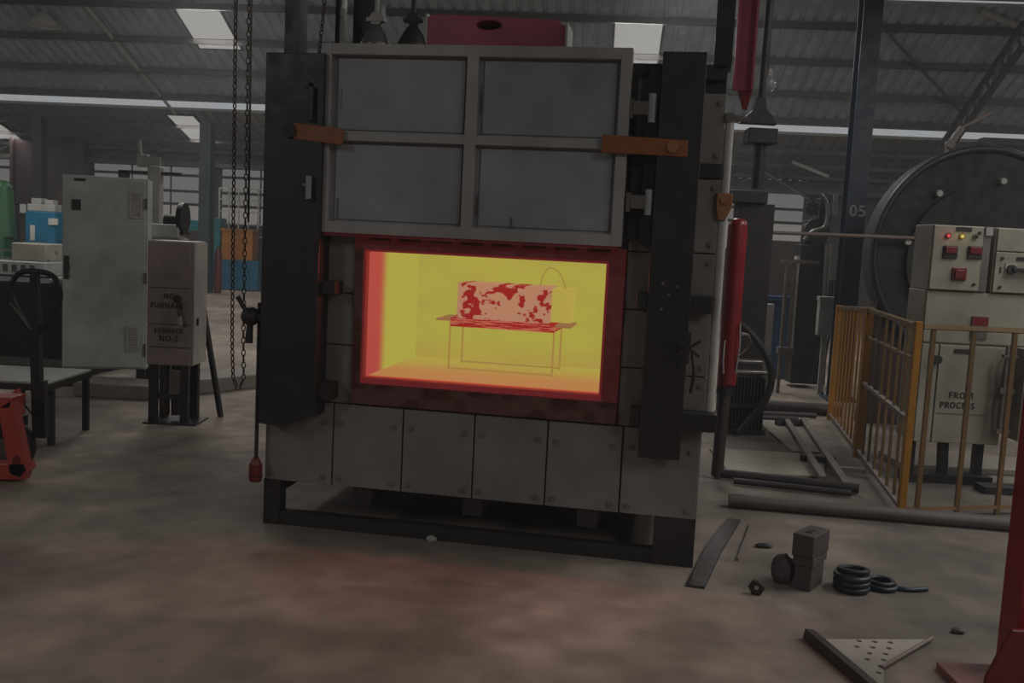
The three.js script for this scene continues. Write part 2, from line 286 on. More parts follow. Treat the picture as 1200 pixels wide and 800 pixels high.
// mouth frame
const glowTintSteel = new THREE.MeshStandardMaterial({ color: lin(0x6a3c38), roughness: .75, map: rustMap, emissive: new THREE.Color().setRGB(.022, .002, .003) });  // dull red emission paints the glow spilling from the chamber onto the frame
const glowTintLip = new THREE.MeshStandardMaterial({ color: lin(0x5a2a28), roughness: .8, emissive: new THREE.Color().setRGB(.09, .006, .008) });  // stronger red emission, the chamber glow painted along the inner edge
part('mouth_frame', bx(.48, CU0 - .012, CV0 - .13, CV1 + .012, -.034, .022, .004), M.frameHot, F, 'dark rusty mouth frame side');
part('mouth_frame', bx(CU1 + .012, 1.87, CV0 - .13, CV1 + .012, -.034, .022, .004), glowTintSteel, F);
part('mouth_frame', bx(.48, 1.87, CV1 + .012, 1.575, -.034, .026, .004), glowTintSteel, F, 'lintel above the mouth with the red chamber glow put into its colour');
part('mouth_frame', bx(.48, 1.87, .70, CV0 - .03, -.034, .026, .004), M.frameHot, F);
each('lintel_clip', [.56, .72, .88, 1.04, 1.2, 1.36, 1.52, 1.68].map((u) => bx(u, u + .11, 1.555, 1.577, .0, .036)), M.frameHot, F);
part('glow_tint_lip', [bx(CU0 - .012, CU0, CV0, CV1, -.04, .015), bx(CU1, CU1 + .012, CV0, CV1, -.04, .015), bx(CU0 - .012, CU1 + .012, CV1, CV1 + .012, -.04, .015), bx(CU0 - .012, CU1 + .012, CV0 - .03, CV0, -.04, .018)], glowTintLip, F, 'lip around the mouth with the red chamber glow put into its colour');
// glowing chamber: hotter deep inside, cooler red near the mouth
const cn = fbm(4, 4, 900);
function heatMap(fn) { const t = tex(128, fn); t.wrapS = t.wrapT = THREE.ClampToEdgeWrapping; return t; }
const hot = (t) => new THREE.MeshStandardMaterial({ color: new THREE.Color().setRGB(.004, .004, .004), roughness: 1, emissive: 0xffffff, emissiveMap: t });
const mixc = (a, b, t) => a.map((x, i) => x + (b[i] - x) * t);
const YEL = [.655, .62, .262], YG = [.60, .57, .27], RED = [.66, .26, .24], ORA = [.69, .47, .28];
const backM = hot(heatMap((u, v) => mixc(mixc(YEL, [.63, .58, .275], ss(.3, .75, cn(u, v)) * .6), ORA, .2 * ss(.25, 0, v))));
const leftM = hot(heatMap((u, v) => mixc(mixc(RED, [.72, .33, .26], v < .35 ? 0 : .2), YEL, ss(.18, .36, u))));
const floorM = hot(heatMap((u, v) => mixc(mixc([.70, .20, .18], ORA, ss(.01, .07, v)), YEL, ss(.25, .9, v) * .8 + .1 * cn(u, v))));
const sideM = hot(heatMap((u, v) => mixc(RED, YEL, ss(.05, .3, u))));
function quadUV(a, b, c, d) { const g = new THREE.BufferGeometry(); g.setAttribute('position', new THREE.Float32BufferAttribute([...a, ...b, ...c, ...a, ...c, ...d], 3)); g.setAttribute('uv', new THREE.Float32BufferAttribute([0, 0, 1, 0, 1, 1, 0, 0, 1, 1, 0, 1], 2)); g.computeVertexNormals(); return done(g); }
part('chamber_back', quadUV([CU0, CV0, -CD], [CU1, CV0, -CD], [CU1, CV1, -CD], [CU0, CV1, -CD]), backM, F, 'bright yellow hot rear lining');
part('chamber_side', quadUV([CU0, CV0, -.03], [CU0, CV0, -CD], [CU0, CV1, -CD], [CU0, CV1, -.03]), leftM, F, 'lining red at the mouth and yellow deeper in');
part('chamber_side', quadUV([CU1, CV0, -.03], [CU1, CV1, -.03], [CU1, CV1, -CD], [CU1, CV0, -CD]).applyMatrix4(new THREE.Matrix4()), sideM, F);
part('hearth', quadUV([CU0, CV0, -.03], [CU1, CV0, -.03], [CU1, CV0, -CD], [CU0, CV0, -CD]), floorM, F, 'orange hot hearth floor');
part('chamber_roof', quadUV([CU0, CV1, -.03], [CU0, CV1, -CD], [CU1, CV1, -CD], [CU1, CV1, -.03]), sideM, F);
{ const l = new THREE.PointLight(new THREE.Color().setRGB(1, .13, .06), .95); l.name = 'chamber_glow'; l.position.set(1.158, 1.43, -.2); l.castShadow = true; l.shadow.radius = 2; F.add(l); }
// guide columns
const colL = part('guide_column', prism([[.03, .583], [.16, .575], [.30, .64], [.33, .64], [.33, 2.46], [.03, 2.46]], 0, .15, .004), M.blackBlue, F);
part('guide_column', bx(1.992, 2.195, .573, 2.5, 0, .15, .004), M.black, F);
part('column_lug', bx(.33, .414, 1.271, 1.336, 0, .12, .004), M.black, F); part('column_lug', bx(.33, .405, .72, .81, 0, .12, .004), M.black, F);
part('column_lug', bx(1.94, 2.30, 1.29, 1.372, 0, .135, .004), M.black, F); part('column_lug', bx(1.94, 2.36, .72, .806, 0, .135, .004), M.black, F);
part('column_lug', bx(2.19, 2.302, 1.932, 2.0, -.02, .05, .004), M.black, F);
each('column_bolt', [[2.06, 1.42], [2.13, 1.41], [2.09, 1.37], [2.06, 1.3]].map(([u, v]) => tr(new THREE.CylinderGeometry(.009, .009, .01, 6), u, v, .154, Math.PI / 2)), M.steel, F);
part('edge_strip', bx(-.05, .025, .55, 2.3, -.09, -.02), M.paleGrey, F, 'pale grey edge strip');
part('edge_pipe', rod([2.322, .70, .02], [2.322, 2.22, .02], .022, 10), M.pale, F);
part('edge_bracket', [bx(2.30, 2.34, 2.2, 2.24, -.03, .05), bx(2.296, 2.4, 2.21, 2.225, -.03, .03)], M.steel, F);
part('cable_clamp', [prism([[2.30, 1.74], [2.33, 1.74], [2.355, 1.8], [2.355, 1.86], [2.29, 1.86], [2.29, 1.79]], .03, .06, .004), disc(2.325, 1.83, .065, .02, .02)], M.tan, F, 'rusty orange clamp plate');
// upper posts, red channel, winch housing, pulleys
part('top_post', bx(.047, .13, 2.45, 3.1, -.12, -.02), M.blackBlue, F); part('top_post', bx(2.227, 2.312, 2.45, 3.1, -.1, 0), M.blackBlue, F);
part('top_post', bx(.15, .17, 2.45, 3.1, -.6, -.56), M.steel, F); part('top_post', bx(.215, .235, 2.45, 3.1, -.34, -.3), M.black, F); part('top_post', bx(.25, .27, 2.45, 2.78, -.32, -.28), M.pale, F);
part('top_frame', [bx(.02, 2.296, 2.4, 2.47, -.2, 0), bx(.02, 2.296, 2.4, 2.46, -D, -D + .1)], M.char, F);
part('red_channel', [bx(2.325, 2.42, 2.36, 3.1, -.06, -.045), bx(2.41, 2.42, 2.36, 3.1, -.045, 0), bx(2.325, 2.335, 2.36, 3.1, -.045, 0)], M.redPink, F);
part('channel_tip', prism([[2.35, 2.36], [2.42, 2.36], [2.40, 2.27], [2.38, 2.27]], -.06, -.045), M.redDeep, F);
const wh = part('winch_housing', prism([[.735, 2.50], [1.47, 2.50], [1.465, 2.70], [1.42, 2.73], [.78, 2.755], [.725, 2.74]], -.5, -.3, .006, [[1.06, 2.705, .075, .03]]), M.redPink, F, 'red painted winch housing');
part('hand_hole', bx(.97, 1.15, 2.66, 2.74, -.49, -.42), M.redDeep, wh);
each('end_plate', [bx(.718, .73, 2.48, 2.76, -.51, -.29), bx(1.468, 1.48, 2.48, 2.72, -.51, -.29)], M.pale, wh);
for (const [u, m] of [[.445, M.steel], [.65, M.black]]) {
  const p = part('pulley_block', [tr(lathe([[0, 0], [.085, 0], [.08, .04], [.05, .1], [.02, .14], [0, .145]]), u, 2.56, -.3), rod([u, 2.5, -.3], [u, 2.9, -.3], .014, 8), bx(u - .05, u + .05, 2.715, 2.735, -.32, -.28), disc(u, 2.73, -.3, .035, .03)], m, F);
}
part('top_box', bx(.28, .4, 2.47, 2.9, -.6, -.4), M.greenDark, F);
// raised door
const DR = part('door', bx(.325, 1.835, 1.60, 2.50, .045, .075), M.door, F, 'grey steel guillotine door raised above the mouth');
const stile = (a, b, c, d) => part('door_frame', bx(a, b, c, d, .05, .12, .003), M.doorFrame, DR);
stile(.306, .36, 1.585, 2.52); stile(1.797, 1.85, 1.585, 2.52); stile(1.052, 1.108, 1.64, 2.47); stile(.36, 1.797, 1.585, 1.642); stile(.36, 1.797, 2.466, 2.52); stile(.36, 1.052, 2.045, 2.09); stile(1.108, 1.797, 2.045, 2.09);
for (const [a, b] of [[.364, 1.048], [1.112, 1.793]]) for (const [c, d] of [[1.646, 2.041], [2.094, 2.462]]) part('door_panel', bx(a + .02, b - .01, c + .008, d - .008, .07, .083, .003), M.door, DR);
each('panel_clip', [[.40, 1.66, 1.76], [.40, 2.2, 2.3], [1.13, 1.7, 1.8], [1.13, 2.2, 2.32], [1.3, 1.646, 1.7]].map(([u, a, b]) => bx(u - .004, u + .004, a, b, .083, .088)), M.steel, DR);
part('door_seal', bx(.32, 1.835, 1.570, 1.590, .03, .10), glowTintSteel, DR, 'seal strip along the lower edge with red glow put into its colour');  // its emission paints chamber glow onto the door edge
// orange latch arms
const arm = (pts, hole) => { const a = part('latch_arm', prism(pts, .125, .155, .003), M.orange, F, 'orange painted latch arm'); part('arm_pin', [disc(hole[0], hole[1], .16, hole[2], .02)], hole[3], a); };
arm([[.185, 2.045], [.435, 2.022], [.435, 2.098], [.185, 2.118]], [.16, 2.082, .036, M.black]);
arm([[1.735, 2.03], [2.13, 2.022], [2.13, 2.092], [1.735, 2.108]], [2.065, 2.062, .028, M.tan]);
part('arm_bracket', bx(.10, .2, 2.05, 2.118, .1, .14), M.black, F);
// guide rollers on the door sides
const roller = (u, v, s) => { const r = part('guide_roller', [bx(u, u + .075, v - .03, v + .035, .08, .13, .004), bx(u - .02, u, v - .045, v + .045, .08, .12)], M.steel, F); part('roller_pin', rod([u + .088, v - .065 * s, .12], [u + .088, v + .07 * s, .12], .02, 10), M.paleGrey, r); };
roller(1.868, 2.24, 1.0); roller(1.88, 1.80, .9);
part('guide_roller', [bx(.268, .29, 1.745, 1.86, .16, .19, .004), bx(.25, .272, 1.81, 1.82, .16, .18)], M.paleGrey, F);
part('guide_roller', [bx(.262, .29, 2.13, 2.30, .16, .18, .004), disc(.25, 2.31, .17, .018, .02)], M.blackBlue, F);
part('inner_post', [bx(1.93, 1.985, 1.60, 2.45, .0, .06), bx(1.87, 1.925, 1.62, 2.1, .0, .02)], M.char, F);
// valve with lever on the left, counterweight rod
const vz = part('side_valve', [tr(new THREE.SphereGeometry(.05, 14, 10), -.05, 1.13, .1), rod([-.05, 1.13, .1], [.04, 1.13, .1], .02, 8), rod([-.05, 1.12, .1], [-.058, .99, .1], .016, 8, .022)], M.black, F);
part('valve_lever', rod([-.06, 1.14, .11], [-.115, 1.23, .12], .013, 8), M.black, vz);
part('weight_rod', rod([-.02, .34, .06], [-.02, 1.2, .06], .011, 8), M.char, F);
const hd = part('rod_weight', tr(lathe([[0, 0], [.03, 0], [.035, .01], [.035, .09], [.028, .1], [.022, .12], [.01, .135], [0, .135]]), -.022, .245, .06), M.redDeep, F, 'red cylindrical weight');
part('weight_groove', tr(new THREE.TorusGeometry(.0355, .004, 6, 20), -.022, .28, .06, Math.PI / 2), M.maroon, hd);
part('cross_handle', [rod([2.2, 1.13, .15], [2.2, 1.13, .24], .014, 8), ...[0, 1, 2].map((k) => bar([2.2 + .06 * Math.cos(.5 + k * 1.047), 1.13 + .075 * Math.sin(.5 + k * 1.047), .23], [2.2 - .06 * Math.cos(.5 + k * 1.047), 1.13 - .075 * Math.sin(.5 + k * 1.047), .23], .014))], M.ink, F);
part('hinge_cable', tube([[2.22, 1.1, .1], [2.235, 1.0, .12], [2.225, .9, .1]], .009, 16), M.ink, F);

// load inside: stand, tray block, wire loop
const bn = fbm(6, 5, 1234), bn2 = fbm(11, 4, 888);
const billetT = heatMap((u, v) => { const k = ss(.515, .56, bn(u, v * .4) * .35 + bn2(u * 1.3, v * .55) * .65); return mixc([.665, .48, .37], [.53, .10, .11], k); });
const trayT = heatMap((u, v) => { const k = ss(.40, .55, bn2(u, v)); return mixc([.68, .36, .28], [.56, .09, .1], k); });
function frontBox(u0, u1, v0, v1, n0, n1) { const g = bx(u0, u1, v0, v1, n0, n1).toNonIndexed(), p = g.attributes.position, uv = new Float32Array(p.count * 2); for (let i = 0; i < p.count; i++) { uv[2 * i] = (p.getX(i) - u0) / (u1 - u0); uv[2 * i + 1] = (p.getY(i) - v0) / (v1 - v0); } g.setAttribute('uv', new THREE.BufferAttribute(uv, 2)); return done(g); }
{
  const s = thing('load_stand', 'red hot mottled tray on thin legs inside the furnace under the block', 'stand', fw(0, 0, 0), FA);
  part('tray', frontBox(.875, 1.468, 1.09, 1.138, -.85, -.5), hot(trayT), s);
  part('tray_lip', bx(.785, 1.555, 1.118, 1.128, -.84, -.52), glowM(.26, .12, .05), s);
  for (const u of [.872, 1.466]) for (const n of [-.51, -.84]) part('leg', rod([u, CV0, n], [u, 1.12, n], .006, 6), glowM(.33, .2, .05), s);
  each('foot_rail', [rod([.872, CV0 + .01, -.51], [1.466, CV0 + .01, -.51], .006, 6), rod([.872, CV0 + .01, -.84], [1.466, CV0 + .01, -.84], .006, 6)], glowM(.33, .2, .05), s);
  const b = thing('hot_billet', 'red mottled hot metal block glowing in the furnace on the tray', 'metal block', fw(0, 0, 0), FA);
  part('billet_block', frontBox(.905, 1.432, 1.138, 1.338, -.80, -.52), hot(billetT), b);
  part('billet_end', bx(1.432, 1.545, 1.14, 1.33, -.80, -.60), glowM(.40, .325, .062), b, 'yellow hot smooth end of the block');
  const w = single('lifting_wire', 'thin wire loop arching over the hot block in the furnace', 'wire', tube([[1.36, 1.335, -.6], [1.375, 1.40, -.6], [1.41, 1.445, -.6], [1.455, 1.43, -.6], [1.49, 1.38, -.6], [1.505, 1.33, -.6]], .004, 30, 6), glowM(.30, .2, .05), fw(0, 0, 0), FA);
}

// ---------------------------------------------------------------- left side of the shop
// hoist chains
function chain(name, label, pts, group, r = .016) {
  const c = new THREE.CatmullRomCurve3(pts.map(V), false, 'catmullrom', .2), L = c.getLength(), n = Math.round(L / (r * 2.4)), g = [];
  for (let i = 0; i < n; i++) { const t = (i + .5) / n, p = c.getPointAt(t), d = c.getTangentAt(t), k = new THREE.TorusGeometry(r, r * .3, 5, 10); k.scale(.72, 1.15, 1); k.rotateY(i % 2 ? Math.PI / 2 + .4 : .4); k.applyQuaternion(new THREE.Quaternion().setFromUnitVectors(new THREE.Vector3(0, 1, 0), d)); k.translate(p.x, p.y, p.z); g.push(k); }
  return single(name, label, 'chain', g, M.chain);
}
chain('hoist_chain', 'long rusty hoist chain hanging in a loop left of the furnace', [[-1.755, 4.6, -6], [-1.752, 3.2, -6], [-1.735, 1.0, -6], [-1.722, .66, -6], [-1.69, .59, -6], [-1.658, .66, -6], [-1.665, 1.0, -6], [-1.672, 3.2, -6], [-1.675, 4.6, -6]]);
chain('lifting_chain', 'pale lifting chain above the left guide column of the furnace', [[-1.16, 3.4, -5.9], [-1.16, 2.46, -5.55]], undefined, .014);
single('hanging_rope', 'dark hanging cable beside the hoist chain left of the furnace', 'cable', rod([-1.73, 1.62, -6.3], [-1.75, 4.7, -6.3], .007, 6), M.pipeDark);

// tall control cabinet
{
  const c = thing('control_cabinet', 'tall pale grey control cabinet with two vent grilles at left', 'cabinet', [-3.87, 0, -9.2], .26);
  part('body', bx(-.375, .375, .17, 1.985, -.42, 0, .008), M.cab, c);
  const d = part('door', bx(-.365, .355, .19, 1.965, 0, .022, .005), M.cab, c);
  part('handle', [bx(-.352, -.31, 1.02, 1.235, .02, .05, .005), bx(-.356, -.306, 1.10, 1.15, .02, .035)], M.ink, d);
  part('name_plate', bx(-.29, -.21, 1.66, 1.76, .02, .032, .004), M.greenDark, d);
  part('name_plate', bx(-.27, -.17, 1.93, 1.955, .02, .028), M.ink, d);
  const louvre = (y0, y1, u0, u1) => { const f = part('vent_grille', [bx(u0, u1, y0, y1, .02, .026), bx(u0, u1, y0, y0 + .012, .02, .04), bx(u0, u1, y1 - .012, y1, .02, .04), bx(u0, u0 + .012, y0, y1, .02, .04), bx(u1 - .012, u1, y0, y1, .02, .04), ...Array.from({ length: 9 }, (_, i) => tr(new THREE.BoxGeometry(u1 - u0 - .01, .012, .016), (u0 + u1) / 2, y0 + .022 + (y1 - y0 - .04) * i / 8, .03, .5))], M.white, d); };
  louvre(1.61, 1.85, .215, .325); louvre(.35, .585, .195, .305);
  each('hinge', [bx(.345, .372, .30, .42, .005, .035), bx(.345, .372, 1.0, 1.1, .005, .035), bx(.345, .372, 1.7, 1.8, .005, .035)], M.steel, c);
  for (const u of [-.33, .32]) for (const n of [-.06, -.36]) part('leg', bx(u - .04, u + .04, 0, .17, n - .04, n + .04), M.black, c);
  part('plinth_channel', bx(-.42, .37, 0, .05, -.12, .0), M.black, c);
}
{
  const c = thing('machine_duct', 'pale upright duct with bracket rising behind the tall control cabinet', 'duct', [-3.91, 0, -10.32], 0);
  part('duct', bx(.02, .15, 0, 2.16, -.08, .04, .01), M.pale, c); part('bracket', [bx(-.1, .02, 2.15, 2.28, -.04, .02, .01), rod([-.06, 2.2, 0], [-.08, 2.42, 0], .022, 8), bx(-.02, .14, 2.17, 2.26, -.03, .01)], M.pale, c);
  part('cable_tray', [bx(-.3, .35, 2.08, 2.11, -.06, 0), bx(-.3, -.2, 1.9, 2.1, -.06, 0)], M.girder, c);
}
// furnace switch box on a stand
{
  const c = thing('switch_box', 'pinkish grey switch box lettered FURNACE on a dark steel stand', 'switch box', [-2.69, 0, -7.6], .0);
  part('body', bx(-.175, .175, .47, 1.45, -.33, 0, .008), M.pinkSide, c);
  const ds = [[1.085, 1.44], [.80, 1.075], [.62, .79], [.48, .61]].map(([a, b]) => part('door', bx(-.17, .165, a, b, 0, .02, .004), M.pinkGrey, c));
  lettering('NO', .042, ds[1], .0, 1.0, .021, M.ink); lettering('FURNACE', .042, ds[1], -.015, .925, .021, M.ink);
  lettering('FURNACE', .036, ds[2], .0, .73, .021, M.ink); lettering('NO-3', .046, ds[2], .0, .665, .021, M.ink);
  const l = part('switch_lever', [rod([.07, .995, .03], [.1, .86, .06], .013, 8), tr(new THREE.SphereGeometry(.03, 12, 8), .065, 1.0, .03)], M.ink, c);
  part('lever_grip', rod([.1, .87, .06], [.105, .80, .065], .018, 10), M.pale, l);
  part('side_cover', bx(.176, .19, .48, 1.44, -.32, -.005, .003), M.pinkSide, c); part('side_latch', bx(.19, .2, .79, .85, -.1, -.07), M.ink, c);
  for (const [u, n, h] of [[-.13, -.03, .47], [.12, -.03, .47], [-.13, -.27, .47], [.12, -.27, .47]]) part('leg', bx(u - .03, u + .03, 0, h, n - .03, n + .03), M.black, c);
  part('stand_brace', [bx(-.13, .12, .2, .25, -.05, -.02), bar([.16, .9, -.33], [.29, 0, -.42], .035)], M.char, c);
  each('conduit', [rod([.02, .06, -.12], [.02, .5, -.12], .04, 12), rod([-.05, .06, -.1], [-.05, .5, -.1], .025, 10)], M.pipeDark, c);
  part('junction_box', bx(.0, .1, .24, .44, -.1, .0, .006), M.steel, c);
  part('foot_plate', bx(-.2, .22, 0, .012, -.32, .02), M.char, c);
}
{
  const c = thing('bench_grinder', 'pale pedestal machine with a black round guard behind the switch box', 'grinder', [-3.52, 0, -9.96], 0);
  part('pedestal', bx(-.16, .14, 0, 1.43, -.12, .12, .01), M.paleGrey, c); part('housing', bx(-.2, .12, 1.43, 1.57, -.1, .12, .02), M.white, c);
  part('wheel_guard', disc(.12, 1.64, .0, .155, .05, 'x', 28), M.black, c); part('motor', [disc(.02, 1.6, 0, .07, .16, 'x'), bx(.06, .16, 1.47, 1.5, -.1, .1)], M.char, c);
}
// low table
{
  const t = thing('low_table', 'low steel table with a pale sheet top behind the red pallet truck', 'table', [-3.62, 0, -6.95]);
  part('tabletop', bx(-.6, .46, .445, .46, -.33, .36, .003), M.pale, t); part('apron', [bx(-.6, .46, .4, .445, .335, .36), bx(.435, .46, .4, .445, -.33, .335)], M.char, t);
  for (const [u, n] of [[.43, .25], [.07, -.05], [.43, -.3], [-.57, .3], [-.57, -.3]]) part('leg', bx(u - .02, u + .02, 0, .43, n - .02, n + .02), M.char, t);
  part('leg_brace', bar([.08, .24, -.04], [.43, .06, .25], .014), M.char, t);
}
// pallet truck
{
  const p = thing('pallet_truck', 'red hand pallet truck with a dark loop handle at the left edge', 'pallet truck', [-2.93, 0, -5.78]);
  const fr = part('chassis', [prism([[-.5, .455], [-.025, .455], [-.005, .515], [-.5, .515]], -.06, .1, .005), prism([[-.085, .45], [-.01, .50], [.075, .085], [.06, .03], [-.02, .06]], .02, .1, .006), prism([[-.5, .0], [.03, .03], [.075, .085], [.06, .12], [-.5, .08]], -.02, .1, .006), prism([[-.235, .45], [-.16, .50], [-.075, .085], [-.17, .06]], -.3, -.24, .006)], M.redJack, p);
  part('bolt_plate', [bx(.0, .04, .12, .16, .1, .108), bx(.01, .03, .165, .175, .1, .106)], M.redDeep, fr);
  for (const z of [-.12, -.2]) part('steer_wheel', tr(new THREE.TorusGeometry(.11, .05, 10, 24), -.17, .16, z, 0, 0, 0), M.rubber, p);
  part('wheel_hub', disc(-.17, .16, -.15, .07, .14), M.steel, p);
  part('pump', [rod([-.15, .3, -.1], [-.15, .48, -.1], .06, 14), bx(-.22, -.06, .3, .36, -.2, 0)], M.black, p);
  part('handle_shaft', [bar([.005, .22, -.2], [-.005, 1.02, -.18], .058, .05), bar([.03, .22, -.2], [.03, .58, -.19], .05), bar([-.004, 1.0, -.18], [-.002, 1.25, -.17], .046, .04)], M.black, p);
  part('handle_loop', tube([[-.005, .86, -.18], [.08, .96, -.18], [.145, 1.09, -.18], [.14, 1.17, -.18], [.10, 1.235, -.18], [0, 1.255, -.18], [-.10, 1.24, -.18], [-.15, 1.17, -.18], [-.15, 1.09, -.18], [-.09, .97, -.18], [-.005, .86, -.18]], .018, 60, 8), M.black, p);
  part('release_lever', bar([-.15, 1.06, -.16], [-.02, .90, -.16], .012), M.steel, p);
  for (const z of [-.24, .02]) part('fork', bx(-1.5, -.4, .03, .09, z, z + .16, .01), M.redJack, p);
}
// low dark tank and machines behind
{
  const t = thing('quench_tank', 'low dark steel tank with a ledge behind the pallet truck handle', 'tank', hw(-5.95, 0, -9.75), PHI);
  part('tank_wall', bx(-1.4, .95, .12, .90, -.7, .35, .01), M.tank, t); part('ledge', bx(-1.4, .97, .08, .16, .33, .42), M.steel, t); part('plinth', bx(-1.35, .9, 0, .1, -.65, .36), M.black, t);
  part('rim', [bx(-1.42, .97, .88, .92, .31, .37), bx(-1.42, .97, .88, .92, -.72, -.66)], M.char, t);
}
single('rag_heap', 'crumpled white rag lying on the rim of the low dark tank', 'rag', [tr(new THREE.IcosahedronGeometry(.06, 1), 0, .03, 0), tr(new THREE.IcosahedronGeometry(.05, 1), .09, .025, .02), tr(new THREE.IcosahedronGeometry(.04, 1), -.08, .02, 0)].map((g) => g.scale(1, .7, 1)), M.white, hw(-5.35, .932, -9.43), PHI);
{
  const m = thing('lathe_machine', 'grey machine bed with slotted front behind the low dark tank', 'machine', hw(-8.0, 0, -13.2), PHI);
  part('bed', bx(-1.3, .45, .75, .95, -.4, .3, .02), M.paleGrey, m); part('base', bx(-1.2, .35, 0, .75, -.35, .25, .01), M.char, m); part('headstock', bx(-.1, .4, .95, 1.2, -.3, .2, .02), M.beige, m); each('rail', [bx(-1.3, .4, .96, .99, .1, .16), bx(-1.3, .4, 1.06, 1.09, -.1, -.05)], M.steel, m);
  each('slot', Array.from({ length: 12 }, (_, i) => bx(-1.2 + i * .13, -1.13 + i * .13, .8, .9, .29, .305)), M.ink, m);
}
{
  const m = thing('machine_housing', 'bright teal machine housing with white panel left of the tall cabinet', 'machine', hw(-9.5, 0, -16.2), PHI);
  part('housing', bx(-.28, .26, 1.02, 1.66, -.35, .1, .02), M.cyan, m); each('white_panel', [bx(-.18, -.1, 1.16, 1.42, .1, .115), bx(.16, .32, 1.44, 1.55, .1, .14)], M.white, m); part('base', bx(-.4, .4, 0, 1.02, -.4, .1, .01), M.char, m); part('back_pipe', [rod([.1, 1.02, -.38], [.1, 2.05, -.38], .06, 10), rod([.1, 1.95, -.38], [.1, 2.0, -.38], .09, 10)], M.maroon, m);
}
single('machine_cover', 'small teal machine cover showing beside the tall cabinet at far left', 'machine', [bx(-.18, .22, 0, 1.62, -.2, .1, .02), bx(-.3, -.18, 0, 1.7, -.2, 0)], M.teal, hw(-8.75, 0, -16.9), PHI);
single('green_press', 'dark green press standing at the far left edge of the shop', 'machine', [bx(-.5, .12, 0, 1.2, -.2, .2, .03), tr(new THREE.CylinderGeometry(.16, .22, .8, 14), -.02, 1.6, 0), tr(new THREE.SphereGeometry(.16, 14, 8), -.02, 2.0, 0)], M.green, hw(-10.1, 0, -16), PHI);
single('parts_crate', 'pale parts boxes standing on the machine base at far left', 'box', [bx(-.26, .24, 0, .12, -.1, .12, .01), bx(-.2, -.02, .12, .22, -.1, .1, .01), bx(.04, .2, .12, .2, -.05, .1, .01)], M.pale, hw(-9.5, 1.662, -16.25), PHI);
// far end: bins, machines
single('storage_bin', 'bright blue ribbed steel bin at the far end beside the hoist chain', 'bin', [bx(-.6, .6, .02, .72, -.5, 0, .01), ...[-.55, -.25, .05, .35, .58].map((u) => bx(u - .02, u + .02, .02, .72, 0, .03)), bx(-.62, .62, .68, .74, -.5, .03)], M.cyan, hw(-8.75, 0, -23.2), PHI);
single('orange_crate', 'orange crate on top of the blue bin behind the hoist chain', 'crate', [bx(-.38, .4, 0, .74, -.4, 0, .01), bx(-.4, .42, .7, .76, -.4, .02)], M.ochre, hw(-8.72, .74, -23.25), PHI);
single('teal_crate', 'teal crate beside the orange crate on top of the blue bin', 'crate', [bx(-.13, .1, 0, 1.0, -.4, 0, .01), bx(-.15, .12, .9, .96, -.4, .02)], M.teal, hw(-9.24, .74, -23.25), PHI);
{
  const c = thing('wire_basket', 'tall pale green wire cage standing behind the orange crate', 'cage', hw(-8.95, 0, -23.98), PHI);
  for (const u of [-.5, -.25, 0, .25, .5, .75]) part('cage_bar', bx(u - .015, u + .015, 0, 2.5, 0, .03), M.pale, c);
  each('cage_rail', [1.3, 1.6, 1.9, 2.2, 2.48].map((y) => bx(-.5, .76, y, y + .03, 0, .03)), M.pale, c);
}
{
  const m = thing('long_machine', 'long teal and white machine across the far end behind the switch box', 'machine', hw(-10.9, 0, -23.4), PHI);
  part('body', bx(-1.2, 1.3, 0, 1.35, -.8, 0, .02), M.beige, m); part('teal_band', bx(-1.2, 1.32, 1.35, 1.66, -.8, .02, .02), M.teal, m); part('green_panel', bx(.45, .85, .8, 1.4, 0, .06), M.green, m); part('maroon_panel', bx(.86, 1.29, .7, 1.4, 0, .06), M.maroon, m);
}
single('red_cylinder', 'small red cylinder standing beside the far slate column', 'cylinder', lathe([[0, 0], [.08, 0], [.085, .04], [.085, .9], [.05, 1.0], [.025, 1.04], [.025, 1.1], [0, 1.1]]), M.redDeep, hw(-8.72, 0, -22.1), PHI);
single('concrete_plinth', 'long low concrete plinth behind the switch box stand', 'plinth', [bx(-.45, .95, 0, .14, -.22, .22, .015)], M.kerb, [-2.85, 0, -9.45], .9);
single('concrete_plinth', 'low concrete block under the tall cabinet at left', 'plinth', [bx(-.15, .55, 0, .13, -.2, .2, .015)], M.kerb, [-3.75, 0, -8.8], -.05);

// ---------------------------------------------------------------- right side of the shop
{
  const p = thing('gas_riser', 'upright pipe with a red upper sleeve right of the furnace', 'pipe', [1.5, 0, -6.7]);
  part('red_sleeve', tr(lathe([[0, 0], [.064, 0], [.066, .02], [.066, 1.10], [.055, 1.135], [.03, 1.15], [0, 1.15]]), 0, .66, 0), M.red, p, 'red sleeve with a rounded top');
  part('standpipe', [rod([-.02, 0.02, 0], [-.01, .68, 0], .042, 14), tr(new THREE.SphereGeometry(.042, 12, 8), -.02, .045, 0)], M.pipeDark, p); part('coupling', [rod([-.01, .60, 0], [-.01, .66, 0], .056, 14)], M.black, p);
  part('floor_pipe', [rod([-.02, .042, 0], [.88, .042, .27], .034, 12), rod([.06, .03, .17], [.80, .03, .36], .022, 10)], M.pipeDark, p);
  each('side_cable', [tube([[.045, .75, .05], [.055, .95, .07], [.05, 1.1, .06]], .006, 12), tube([[-.04, .75, .06], [-.05, .85, .07], [-.045, .98, .06]], .006, 12)], M.pale, p);
}
